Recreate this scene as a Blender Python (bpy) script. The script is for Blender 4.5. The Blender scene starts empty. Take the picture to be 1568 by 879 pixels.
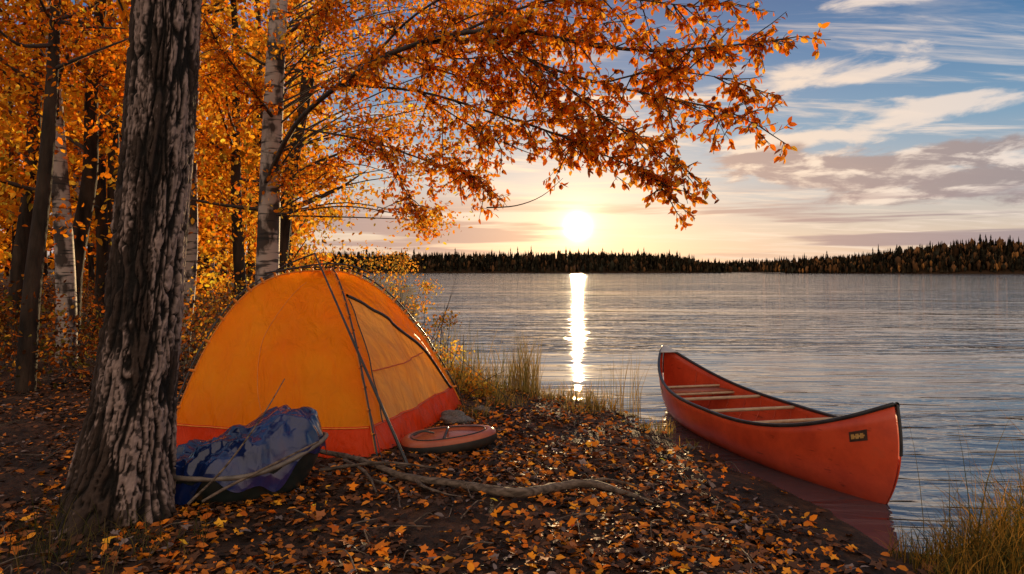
import bpy, math, numpy as np
from mathutils import Vector, noise as mn
rng=np.random.default_rng(7)
sc=bpy.context.scene
F=1045.0; CH=1.6
def site(px,py,d):
    """survey measurement (bearing, rise, distance) -> metres in the world"""
    return np.array([(px-784)/F*d, d, CH-(py-415)/F*d])

# ------------------------------------------------------------------ materials
def newmat(name):
    m=bpy.data.materials.new(name); m.use_nodes=True
    nt=m.node_tree; nt.nodes.clear()
    out=nt.nodes.new('ShaderNodeOutputMaterial')
    return m,nt,out
def N(nt,t,**kw):
    n=nt.nodes.new(t)
    for k,v in kw.items(): setattr(n,k,v)
    return n
def ramp(nt,stops,fac=None):
    r=nt.nodes.new('ShaderNodeValToRGB'); e=r.color_ramp.elements
    while len(e)<len(stops): e.new(0.5)
    for i,(p,c) in enumerate(stops):
        e[i].position=p; e[i].color=(c[0],c[1],c[2],1) if hasattr(c,'__len__') else (c,c,c,1)
    if fac is not None: nt.links.new(fac,r.inputs[0])
    return r
def simple(name,c1,c2,scale=8,rough=0.6,bump=0.1,bscale=40,metal=0,stretch=(1,1,1),dist=0.01,spec=0.5):
    m,nt,out=newmat(name); L=nt.links.new
    tc=N(nt,'ShaderNodeTexCoord'); mp=N(nt,'ShaderNodeMapping'); mp.inputs['Scale'].default_value=stretch
    L(tc.outputs['Object'],mp.inputs[0])
    no=N(nt,'ShaderNodeTexNoise'); no.inputs['Scale'].default_value=scale; no.inputs['Detail'].default_value=4
    L(mp.outputs[0],no.inputs['Vector'])
    r=ramp(nt,[(0.35,c1),(0.65,c2)],no.outputs['Fac'])
    p=N(nt,'ShaderNodeBsdfPrincipled'); p.inputs['Roughness'].default_value=rough; p.inputs['Metallic'].default_value=metal
    p.inputs['Specular IOR Level'].default_value=spec
    L(r.outputs[0],p.inputs['Base Color'])
    n2=N(nt,'ShaderNodeTexNoise'); n2.inputs['Scale'].default_value=bscale; n2.inputs['Detail'].default_value=3
    L(mp.outputs[0],n2.inputs['Vector'])
    b=N(nt,'ShaderNodeBump'); b.inputs['Strength'].default_value=bump; b.inputs['Distance'].default_value=dist
    L(n2.outputs['Fac'],b.inputs['Height']); L(b.outputs[0],p.inputs['Normal'])
    L(p.outputs[0],out.inputs[0]); return m
def attrmat(name,trans=0.0,rough=0.6,gloss=0.0,bump=0):
    m,nt,out=newmat(name); L=nt.links.new
    a=N(nt,'ShaderNodeAttribute',attribute_name='Col')
    if gloss>0:
        p=N(nt,'ShaderNodeBsdfPrincipled'); p.inputs['Roughness'].default_value=rough
        p.inputs['Specular IOR Level'].default_value=gloss*5
        L(a.outputs['Color'],p.inputs['Base Color'])
    else:
        p=N(nt,'ShaderNodeBsdfDiffuse'); L(a.outputs['Color'],p.inputs['Color'])
    if bump:
        tc=N(nt,'ShaderNodeTexCoord'); n2=N(nt,'ShaderNodeTexNoise'); n2.inputs['Scale'].default_value=60; n2.inputs['Detail'].default_value=6
        L(tc.outputs['Object'],n2.inputs['Vector'])
        b=N(nt,'ShaderNodeBump'); b.inputs['Strength'].default_value=bump; b.inputs['Distance'].default_value=0.01
        L(n2.outputs['Fac'],b.inputs['Height']); L(b.outputs[0],p.inputs['Normal'])
    if trans>0:
        t=N(nt,'ShaderNodeBsdfTranslucent'); L(a.outputs['Color'],t.inputs['Color'])
        mx=N(nt,'ShaderNodeMixShader'); mx.inputs[0].default_value=trans
        L(p.outputs[0],mx.inputs[1]); L(t.outputs[0],mx.inputs[2]); L(mx.outputs[0],out.inputs[0])
    else: L(p.outputs[0],out.inputs[0])
    return m
M_leaf=attrmat('autumn_leaf',0.6)
M_litter=attrmat('fallen_leaf',0.0,rough=0.65,gloss=0.03)
M_grass=attrmat('dry_grass',0.4)
M_far=attrmat('far_forest')
M_bark=attrmat('furrowed_bark',0.0,rough=0.8,gloss=0.05,bump=0.6)
M_wood=simple('branch_bark',(.022,.015,.011),(.065,.043,.03),12,0.8,0.5,60)
M_drift=simple('driftwood',(.06,.042,.03),(.20,.145,.11),10,0.8,0.6,50,stretch=(1,4,4),spec=.2)
M_dark=simple('dark_trunk_bark',(.012,.008,.006),(.050,.032,.022),7,0.85,0.8,22,stretch=(1,1,.25),dist=.03,spec=.2)
def birchmat():
    m,nt,out=newmat('birch_bark'); L=nt.links.new
    tc=N(nt,'ShaderNodeTexCoord')
    mp=N(nt,'ShaderNodeMapping'); mp.inputs['Scale'].default_value=(3,3,22); L(tc.outputs['Object'],mp.inputs[0])
    n1=N(nt,'ShaderNodeTexNoise'); n1.inputs['Scale'].default_value=1; n1.inputs['Detail'].default_value=5; L(mp.outputs[0],n1.inputs['Vector'])
    mp2=N(nt,'ShaderNodeMapping'); mp2.inputs['Scale'].default_value=(4,4,2.2); L(tc.outputs['Object'],mp2.inputs[0])
    n2=N(nt,'ShaderNodeTexNoise'); n2.inputs['Scale'].default_value=1.2; n2.inputs['Detail'].default_value=6; L(mp2.outputs[0],n2.inputs['Vector'])
    r1=ramp(nt,[(0.37,(.04,.03,.025)),(0.47,(.36,.29,.25))],n1.outputs['Fac'])
    r2=ramp(nt,[(0.49,(1,1,1)),(0.57,(.10,.075,.06))],n2.outputs['Fac'])
    mx=N(nt,'ShaderNodeMix',data_type='RGBA',blend_type='MULTIPLY'); mx.inputs[0].default_value=1
    L(r1.outputs[0],mx.inputs[6]); L(r2.outputs[0],mx.inputs[7])
    p=N(nt,'ShaderNodeBsdfPrincipled'); p.inputs['Roughness'].default_value=.7; L(mx.outputs[2],p.inputs['Base Color'])
    b=N(nt,'ShaderNodeBump'); b.inputs['Strength'].default_value=.5; b.inputs['Distance'].default_value=.02
    L(n2.outputs['Fac'],b.inputs['Height']); L(b.outputs[0],p.inputs['Normal'])
    L(p.outputs[0],out.inputs[0]); return m
M_birch=birchmat()

# ------------------------------------------------------------------ mesh helpers
def empty(name,loc=(0,0,0)):
    e=bpy.data.objects.new(name,None); sc.collection.objects.link(e); e.location=loc; e.empty_display_size=.2; return e
def quadmesh(name,V,Fq,mat,col=None,parent=None,smooth=False,matidx=None):
    V=np.asarray(V,dtype=np.float32).reshape(-1,3); Fq=np.asarray(Fq,dtype=np.int32)
    me=bpy.data.meshes.new(name); k=Fq.shape[1]; nf=len(Fq)
    me.vertices.add(len(V)); me.vertices.foreach_set('co',V.ravel())
    me.loops.add(nf*k); me.loops.foreach_set('vertex_index',Fq.ravel())
    me.polygons.add(nf); me.polygons.foreach_set('loop_start',np.arange(0,nf*k,k,dtype=np.int32))
    if smooth: me.polygons.foreach_set('use_smooth',np.ones(nf,dtype=bool))
    mats=mat if isinstance(mat,(list,tuple)) else [mat]
    for m in mats: me.materials.append(m)
    if matidx is not None: me.polygons.foreach_set('material_index',np.asarray(matidx,dtype=np.int32))
    me.update(calc_edges=True)
    if col is not None:
        a=me.color_attributes.new('Col','FLOAT_COLOR','POINT')
        c=np.ones((len(V),4),dtype=np.float32); c[:,:3]=col; a.data.foreach_set('color',c.ravel())
    o=bpy.data.objects.new(name,me); sc.collection.objects.link(o)
    if parent is not None: o.parent=parent
    return o
def norm(a): return a/np.maximum(np.linalg.norm(a,axis=-1,keepdims=True),1e-9)
class Tubes:
    def __init__(s): s.V=[];s.Fq=[];s.n=0
    def add(s,pts,rad,seg=6,sub=0):
        pts=np.asarray(pts,float); rad=np.asarray(rad,float)*np.ones(len(pts))
        if sub: pts,rad=spline(pts,rad,sub)
        T=norm(np.gradient(pts,axis=0)); ref=np.array([0,0,1.]) if abs(T[0][2])<.8 else np.array([1.,0,0])
        u=norm(np.cross(T[0],ref)); th=np.linspace(0,2*np.pi,seg,endpoint=False); rings=[]
        for i in range(len(pts)):
            u=norm(u-T[i]*np.dot(u,T[i])); w=np.cross(T[i],u)
            rings.append(pts[i]+rad[i]*(np.cos(th)[:,None]*u+np.sin(th)[:,None]*w))
        m=len(pts); s.V.append(np.concatenate(rings))
        i=np.arange(m-1)[:,None]*seg; j=np.arange(seg)[None]; j2=(j+1)%seg
        f=np.stack([i+j,i+j2,i+seg+j2,i+seg+j],-1).reshape(-1,4)+s.n
        s.Fq.append(f); s.n+=m*seg
    def make(s,name,mat,parent=None):
        return quadmesh(name,np.concatenate(s.V),np.concatenate(s.Fq),mat,parent=parent,smooth=True)
def spline(pts,rad,sub):
    n=len(pts); t=np.linspace(0,n-1,(n-1)*sub+1); P=np.vstack([2*pts[0]-pts[1],pts,2*pts[-1]-pts[-2]])
    out=[]
    for x in t:
        i=min(int(x),n-2); f=x-i; a,b,c,d=P[i],P[i+1],P[i+2],P[i+3]
        out.append(.5*((2*b)+(-a+c)*f+(2*a-5*b+4*c-d)*f*f+(-a+3*b-3*c+d)*f**3))
    return np.array(out),np.interp(t,np.arange(n),rad)
OV=np.array([[0,0,0],[.3,.27,.07],[.7,.22,.04],[1,0,-.08],[.7,-.22,.04],[.3,-.27,.07]])
OF=np.array([[0,1,2,3],[0,3,4,5]])
mv=[[.3,0,0]]; angs=[-130,-65,0,65,130]; ln=[.42,.62,.75,.62,.42]
nang=[-165,-95,-32,32,95,165]; nl=[.24,.32,.38,.38,.32,.24]
for a,l in zip(nang,nl): mv.append([.3+l*math.cos(math.radians(a)),l*math.sin(math.radians(a)),.05])
for a,l in zip(angs,ln): mv.append([.3+l*math.cos(math.radians(a)),l*math.sin(math.radians(a)),-.06+.2*(abs(a)>100)])
MV=np.array(mv); MF=np.array([[0,1+i,7+i,2+i] for i in range(5)])
def leaves(name,pos,d,nr,size,col,mat,parent=None,tv=OV,tf=OF):
    pos=np.asarray(pos,float); n=len(pos); d=norm(np.asarray(d,float)); s=norm(np.cross(nr,d)); w=np.cross(d,s)
    V=pos[:,None]+np.asarray(size)[:,None,None]*(tv[None,:,0:1]*d[:,None]+tv[None,:,1:2]*s[:,None]+tv[None,:,2:3]*w[:,None])
    Fq=(tf[None]+np.arange(n)[:,None,None]*len(tv)).reshape(-1,4)
    return quadmesh(name,V.reshape(-1,3),Fq,mat,col=np.repeat(col,len(tv),axis=0),parent=parent)
def palette(n,cols,w,jit=.25):
    c=np.array(cols)[rng.choice(len(cols),n,p=np.array(w)/sum(w))]
    return np.clip(c*(1+jit*rng.standard_normal((n,1))),.003,.95)
ORANGE=[(.88,.26,.012),(.92,.35,.022),(.72,.17,.010),(.48,.10,.01),(.85,.45,.05),(.22,.06,.018)]
OW=[5,4.2,3.8,2.0,1.0,1.3]

# ------------------------------------------------------------------ terrain
WZ=-0.12
SH=np.array([(-900,-500),(150,-500),(60,-60),(12,2.4),(6,3.9),(3.5,4.15),(2.6,4.05),(2.28,4.15),(2.2,4.5),(2.22,5.1),(1.95,6.2),(1.6,7.5),(1.25,8.7),(.6,9.6),(-.2,10.6),(-1.0,12.4),(-2.6,20),(-5.5,40),(-11,80),(-30,150),(-120,300),(-900,450)],float)
def sdist(x,y):
    x=np.asarray(x,float);y=np.asarray(y,float); best=np.full(x.shape,1e9); inside=np.zeros(x.shape,bool)
    for a,b in zip(SH,np.roll(SH,-1,axis=0)):
        ab=b-a; t=np.clip(((x-a[0])*ab[0]+(y-a[1])*ab[1])/(ab@ab),0,1)
        best=np.minimum(best,np.hypot(x-a[0]-t*ab[0],y-a[1]-t*ab[1]))
        c=((a[1]>y)!=(b[1]>y)); xx=(b[0]-a[0])*(y-a[1])/((b[1]-a[1]) if b[1]!=a[1] else 1e-9)+a[0]
        inside^=(c&(x<xx))
    return np.where(inside,best,-best)
def height(x,y):
    x=np.asarray(x,float);y=np.asarray(y,float)
    wob=.10*np.sin(3.1*x+1.7*y)+.07*np.sin(6.3*y-4.1*x)+.05*np.sin(11*x+9*y)
    s=sdist(x,y)+wob*np.clip(1.5-np.abs(x-1)/10,0,1)
    up=.12*(1-np.exp(-np.maximum(s,0)*1.1)); dn=np.maximum(-1.6,np.minimum(s,0)*.28)
    und=(.018*np.sin(2.3*x+.7)*np.sin(1.9*y)+.012*np.sin(5.1*x-3.3*y))*np.clip(s,0,1)
    hill=np.clip(s-7,0,60)*.035
    return WZ+up+dn+und+hill
def axis(lo,hi,c0,c1,st,n):
    core=np.arange(c0,c1,st); a=c0-np.geomspace(st,c0-lo,n)[::-1]; b=c1+np.geomspace(st,hi-c1,n); return np.concatenate([a,core,b])
gx=axis(-3000,3000,-6,5,.06,60); gy=axis(-500,4000,3,13,.06,60)
X,Y=np.meshgrid(gx,gy); Z=height(X,Y)
Z=Z+.012*np.array([mn.noise(Vector((a*3,b*3,0))) if abs(a)<8 and 2<b<14 else 0 for a,b in zip(X.ravel(),Y.ravel())]).reshape(X.shape)
nx,ny=len(gx),len(gy); i=np.arange(ny-1)[:,None]*nx; j=np.arange(nx-1)[None]
gf=np.stack([i+j,i+j+1,i+nx+j+1,i+nx+j],-1).reshape(-1,4)
def groundmat():
    m,nt,out=newmat('forest_soil'); L=nt.links.new
    tc=N(nt,'ShaderNodeTexCoord')
    n1=N(nt,'ShaderNodeTexNoise'); n1.inputs['Scale'].default_value=2.2; n1.inputs['Detail'].default_value=8; n1.inputs['Roughness'].default_value=.7; L(tc.outputs['Object'],n1.inputs['Vector'])
    vo=N(nt,'ShaderNodeTexVoronoi'); vo.inputs['Scale'].default_value=26; L(tc.outputs['Object'],vo.inputs['Vector'])
    r=ramp(nt,[(.3,(.013,.010,.008)),(.5,(.042,.027,.019)),(.7,(.115,.062,.038))],n1.outputs['Fac'])
    r2=ramp(nt,[(.0,(1.5,1.1,.8)),(1,(.4,.35,.35))],vo.outputs['Color'])
    mx=N(nt,'ShaderNodeMix',data_type='RGBA',blend_type='MULTIPLY'); mx.inputs[0].default_value=.8
    L(r.outputs[0],mx.inputs[6]); L(r2.outputs[0],mx.inputs[7])
    p=N(nt,'ShaderNodeBsdfPrincipled'); p.inputs['Roughness'].default_value=.8; p.inputs['Specular IOR Level'].default_value=.2; L(mx.outputs[2],p.inputs['Base Color'])
    n2=N(nt,'ShaderNodeTexNoise'); n2.inputs['Scale'].default_value=30; n2.inputs['Detail'].default_value=6; L(tc.outputs['Object'],n2.inputs['Vector'])
    b=N(nt,'ShaderNodeBump'); b.inputs['Strength'].default_value=.9; b.inputs['Distance'].default_value=.03
    L(n2.outputs['Fac'],b.inputs['Height']); L(b.outputs[0],p.inputs['Normal']); L(p.outputs[0],out.inputs[0]); return m
quadmesh('ground',np.stack([X,Y,Z],-1),gf,groundmat(),smooth=True)

# ------------------------------------------------------------------ water
def watermat():
    m,nt,out=newmat('lake_water'); L=nt.links.new
    tc=N(nt,'ShaderNodeTexCoord')
    def wv(sx,sy,rot,det,dist):
        mp=N(nt,'ShaderNodeMapping'); mp.inputs['Scale'].default_value=(sx,sy,1); mp.inputs['Rotation'].default_value=(0,0,rot)
        L(tc.outputs['Object'],mp.inputs[0]); n=N(nt,'ShaderNodeTexNoise',noise_dimensions='2D'); n.inputs['Scale'].default_value=1; n.inputs['Detail'].default_value=det
        n.inputs['Distortion'].default_value=dist; L(mp.outputs[0],n.inputs['Vector']); return n.outputs['Fac']
    def remap(v,a,b,c,d):
        n=N(nt,'ShaderNodeMapRange'); n.inputs['From Min'].default_value=a; n.inputs['From Max'].default_value=b; n.inputs['To Min'].default_value=c; n.inputs['To Max'].default_value=d; L(v,n.inputs['Value']); return n.outputs[0]
    a=wv(.42,2.0,.20,3,.8); b=wv(1.6,6.0,-.12,2,.3); c=wv(.07,.30,.05,2,.4); gust=wv(.035,.13,.12,3,.6)
    def bump(h,dst,prev=None):
        bb=N(nt,'ShaderNodeBump'); bb.inputs['Strength'].default_value=1
        if isinstance(dst,float): bb.inputs['Distance'].default_value=dst
        else: L(dst,bb.inputs['Distance'])
        L(h,bb.inputs['Height']); 
        if prev is not None: L(prev.outputs[0],bb.inputs['Normal'])
        return bb
    b1=bump(c,.10); b2=bump(a,remap(gust,.38,.62,.022,.070),b1); b3=bump(b,remap(gust,.38,.62,.002,.009),b2)
    g=N(nt,'ShaderNodeBsdfGlossy'); g.inputs['Roughness'].default_value=.03; g.inputs['Color'].default_value=(1,.98,.97,1)
    d=N(nt,'ShaderNodeBsdfDiffuse'); d.inputs['Color'].default_value=(.03,.05,.06,1)
    fr=N(nt,'ShaderNodeFresnel'); fr.inputs['IOR'].default_value=2.7
    for n in (g,fr): L(b3.outputs[0],n.inputs['Normal'])
    mx=N(nt,'ShaderNodeMixShader'); L(fr.outputs[0],mx.inputs[0]); L(d.outputs[0],mx.inputs[1]); L(g.outputs[0],mx.inputs[2]); L(mx.outputs[0],out.inputs[0]); return m
quadmesh('lake_water',[(-2500,-60,WZ),(2500,-60,WZ),(2500,2500,WZ),(-2500,2500,WZ)],[(0,1,2,3)],watermat())

# ------------------------------------------------------------------ far shore
def far_forest(name,pts,hs,depth,n,hmin,hmax,greens,wts,fat=1.0,con=.78):
    pts=np.array(pts,float); hs=np.array(hs,float); par=empty(name)
    K=len(pts); t=np.linspace(0,K-1,200); px=np.interp(t,range(K),pts[:,0]); py=np.interp(t,range(K),pts[:,1]); hh=np.interp(t,range(K),hs)
    rows=[]
    for v in (0,.03,.35,.7,1,1.6):
        prof=(0,.06,.45,.8,1,.7)[(0,.03,.35,.7,1,1.6).index(v)]
        rows.append(np.stack([px,py+depth*v,WZ-.3+prof*hh+ .4*np.sin(t*9+v*5)*(v>.1)],-1))
    V=np.concatenate(rows); n2=200; i=np.arange(5)[:,None]*n2; j=np.arange(n2-1)[None]
    f=np.stack([i+j,i+j+1,i+n2+j+1,i+n2+j],-1).reshape(-1,4)
    quadmesh('slope',V,f,M_far,col=np.tile([.05,.028,.015],(len(V),1)),parent=par,smooth=True)
    tt=rng.uniform(0,K-1,n); vv=rng.uniform(0.01,1.05,n)**.9
    x=np.interp(tt,range(K),pts[:,0]); y=np.interp(tt,range(K),pts[:,1])+depth*vv
    zb=WZ+np.interp(vv,[0,.03,.35,.7,1,1.6],[0,.06,.45,.8,1,.7])*np.interp(tt,range(K),hs)
    kind=rng.random(n)<con
    H=rng.uniform(hmin,hmax,n)*np.where(kind,1.0,.72)*(1+.5*(rng.random(n)<.05))
    seg=6; VV=[];FF=[];CC=[]; o=0
    cg=palette(n,greens[:1]+[(.024,.022,.014),(.05,.034,.018)],[2,2,2],.3); cd_=palette(n,greens[1:],wts[1:],.3)
    cols=np.where(kind[:,None],cg,cd_)
    th=np.linspace(0,2*np.pi,seg,endpoint=False)
    for k in range(n):
        if kind[k]: prof=[(0,.08),(.10,.17),(.36,.09),(.34,.13),(.60,.055),(.58,.085),(.80,.025),(.78,.045),(1,.003)]
        else: prof=[(0,.04),(.2,.16),(.4,.26),(.65,.24),(.85,.15),(1,.02)]
        a=th+rng.random()*6
        for (hz,r) in prof:
            rr=fat*r*H[k]*(1+.35*rng.standard_normal(seg)*(r>.01)); VV.append(np.stack([x[k]+rr*np.cos(a),y[k]+rr*np.sin(a),zb[k]+hz*H[k]*(1+.03*rng.standard_normal(seg))],-1))
        m=len(prof); ii=np.arange(m-1)[:,None]*seg; jj=np.arange(seg)[None]; j2=(jj+1)%seg
        FF.append(np.stack([ii+jj,ii+j2,ii+seg+j2,ii+seg+jj],-1).reshape(-1,4)+o); o+=m*seg
        CC.append(np.repeat(cols[k:k+1],m*seg,axis=0))
    quadmesh('trees',np.concatenate(VV),np.concatenate(FF),M_far,col=np.concatenate(CC),parent=par)
DG=[(.038,.030,.018),(.085,.042,.02),(.12,.055,.022),(.03,.026,.016)]  # autumn tree tones, warmed and lightened to put distant haze into the colour
far_forest('far_shore_forest',[(-420,560),(-200,590),(-60,600),(60,600),(150,600),(200,620)],[13,13,12.5,13.5,12,1],80,4600,5,9.5,DG,[3,2,1.5,2.5],.8)
far_forest('distant_ridge_forest',[(100,950),(330,930),(480,880),(700,850),(1000,800)],[7,9,17,27,30],120,2800,6,11,DG,[3,2,1,2],.9)
far_forest('right_shore_forest',[(205,500),(262,455),(320,430),(420,400),(600,330)],[1,8,17,23,28],60,3600,4.5,8.5,DG+[(.26,.11,.03),(.18,.08,.03)],[3,3,2,2,1.6,2],.8,.62)

# ------------------------------------------------------------------ big furrowed tree
def big_tree():
    par=empty('furrowed_birch_tree',(-2.5,4.45,0))
    ctr=np.array([(-2.58,4.45,-.15),(-2.55,4.45,.2),(-2.46,4.45,.8),(-2.37,4.45,1.7),(-2.28,4.45,2.8),(-2.22,4.45,4.0),(-2.10,4.45,6.5)])
    rr=np.array([.38,.315,.25,.222,.21,.20,.16]); nz=660; na=250
    C,R=spline(ctr,rr,nz//6); nz=len(C); th=np.linspace(0,2*np.pi,na,endpoint=False)
    V=np.zeros((nz,na,3)); col=np.zeros((nz,na,3))
    for a in range(nz):
        z=C[a][2]; zz=z
        fl=max(0,1-z/.45)
        for b in range(na):
            t=th[b]; cx,cy=math.cos(t),math.sin(t)
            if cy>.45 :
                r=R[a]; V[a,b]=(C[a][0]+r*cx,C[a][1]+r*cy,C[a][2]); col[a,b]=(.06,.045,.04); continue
            w=mn.noise(Vector((cx*4,cy*4,z*4.4)))*.9
            n1=mn.noise(Vector((cx*4.4+w*.6,cy*4.4+w*.6,zz*1.5+w*.6)))
            n5=mn.noise(Vector((cx*7+w+7,cy*7,zz*4.2-w)))
            n3=mn.noise(Vector((cx*15,cy*15,zz*14+3)))
            n2=mn.noise(Vector((cx*1.9+9,cy*1.9,zz*1.6+4)))
            n4=mn.noise(Vector((cx*34,cy*34,zz*34)))
            n6=mn.noise(Vector((cx*9,cy*9,zz*24)))
            rid=max(1-abs(n1)*4.6,.85-abs(n5)*7.0)+n3*.40
            fur=max(0,min(1,rid))
            h=-fur*.032+n3*.007+n4*.004+n2*.012+n6*.003
            root=fl*fl*.10*(max(0,math.cos(t*4+1.0)))**1.5
            r=R[a]+h+root
            V[a,b]=(C[a][0]+r*cx,C[a][1]+r*cy,C[a][2])
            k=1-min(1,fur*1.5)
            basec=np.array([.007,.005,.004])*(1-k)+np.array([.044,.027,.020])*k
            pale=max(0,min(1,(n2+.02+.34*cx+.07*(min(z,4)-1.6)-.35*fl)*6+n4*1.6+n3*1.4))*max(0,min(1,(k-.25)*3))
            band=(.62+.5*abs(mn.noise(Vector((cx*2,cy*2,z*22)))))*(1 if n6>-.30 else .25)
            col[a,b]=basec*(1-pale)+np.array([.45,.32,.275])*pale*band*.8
            col[a,b]*=1+.4*n4
    i=np.arange(nz-1)[:,None]*na; j=np.arange(na)[None]; j2=(j+1)%na
    f=np.stack([i+j,i+j2,i+na+j2,i+na+j],-1).reshape(-1,4)
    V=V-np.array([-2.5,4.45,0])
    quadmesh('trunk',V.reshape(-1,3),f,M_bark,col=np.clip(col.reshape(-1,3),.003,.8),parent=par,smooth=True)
    T=Tubes(); L=[]
    for (a,b,l) in [((-2.1,4.45,3.9),(.8,.3,.55),1.7),((-2.3,4.5,3.6),(-.9,.2,.5),1.6),((-2.15,4.4,5.2),(.3,.6,.7),1.6),((-2.1,4.4,6.2),(.1,-.1,1),1.5)]:
        grow(T,L,np.array(a),norm(np.array(b,float)),l,.05,1)
    off=np.array([-2.5,4.45,0])
    T.V=[v-off for v in T.V]; T.make('limbs',M_wood,par)
    emit('leaves',L,par,off)
def grow(T,L,p,d,length,r,level,dens=1.0,droop=.25,ls=.07):
    n=max(3,int(length/.12)); pts=[p.copy()]; dd=d.copy()
    for k in range(n):
        dd=norm(dd+rng.standard_normal(3)*.16+np.array([0,0,-droop*.14])); pts.append(pts[-1]+dd*length/n)
    pts=np.array(pts); T.add(pts,np.linspace(r,max(r*.3,.0018),len(pts)),5 if level<2 else 3)
    if level<2:
        m=int(length/.12*dens*1.35)+2
        for k in range(m):
            f=rng.uniform(.12,1); q=pts[min(int(f*n),n)]
            nd=norm(dd*.55+rng.standard_normal(3)*np.array([.75,.75,.6]))
            grow(T,L,q,nd,length*rng.uniform(.22,.48),r*.4,level+1,dens,droop+.5,ls)
    if level>=1:
        m=int(length/.028*(1 if level==2 else .4)*dens)+1
        for k in range(m):
            f=rng.uniform(.15,1.0)*n; i0=min(int(f),n-1); q=pts[i0]+(pts[i0+1]-pts[i0])*(f-i0)
            L.append((q,norm(dd*.6+rng.standard_normal(3)*.7+np.array([0,0,-.45])),ls*rng.uniform(.6,1.25)))
def emit(name,L,par,off=np.zeros(3),cols=ORANGE,w=OW):
    n=len(L); pos=np.array([a[0] for a in L])-off; d=np.array([a[1] for a in L]); s=np.array([a[2] for a in L])
    nr=rng.standard_normal((n,3))+np.array([0,-.2,.5]); c=palette(n,cols,w,.2)
    return leaves(name,pos,d,nr,s,c,M_leaf,par)
big_tree()

def clumps(centers,rad,nper,size,cols,w):
    n=len(centers); c=np.repeat(centers,nper,axis=0); r=np.repeat(rad,nper)[:,None]
    off=rng.standard_normal((n*nper,3))*np.array([.5,.5,.32])
    pos=c+off*r; tone=np.repeat(np.clip(1+.28*rng.standard_normal(n),.35,1.6),nper)[:,None]
    col=np.clip(palette(n*nper,cols,w,.2)*tone,.003,.95)
    d=rng.standard_normal((n*nper,3))+np.array([0,0,-.4]); nr=rng.standard_normal((n*nper,3))+np.array([0,-.3,.5])
    s=size*rng.uniform(.6,1.3,n*nper); return pos,d,nr,s,col
YO=[(.90,.37,.022),(.86,.46,.05),(.82,.26,.015),(.45,.30,.04)]
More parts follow.
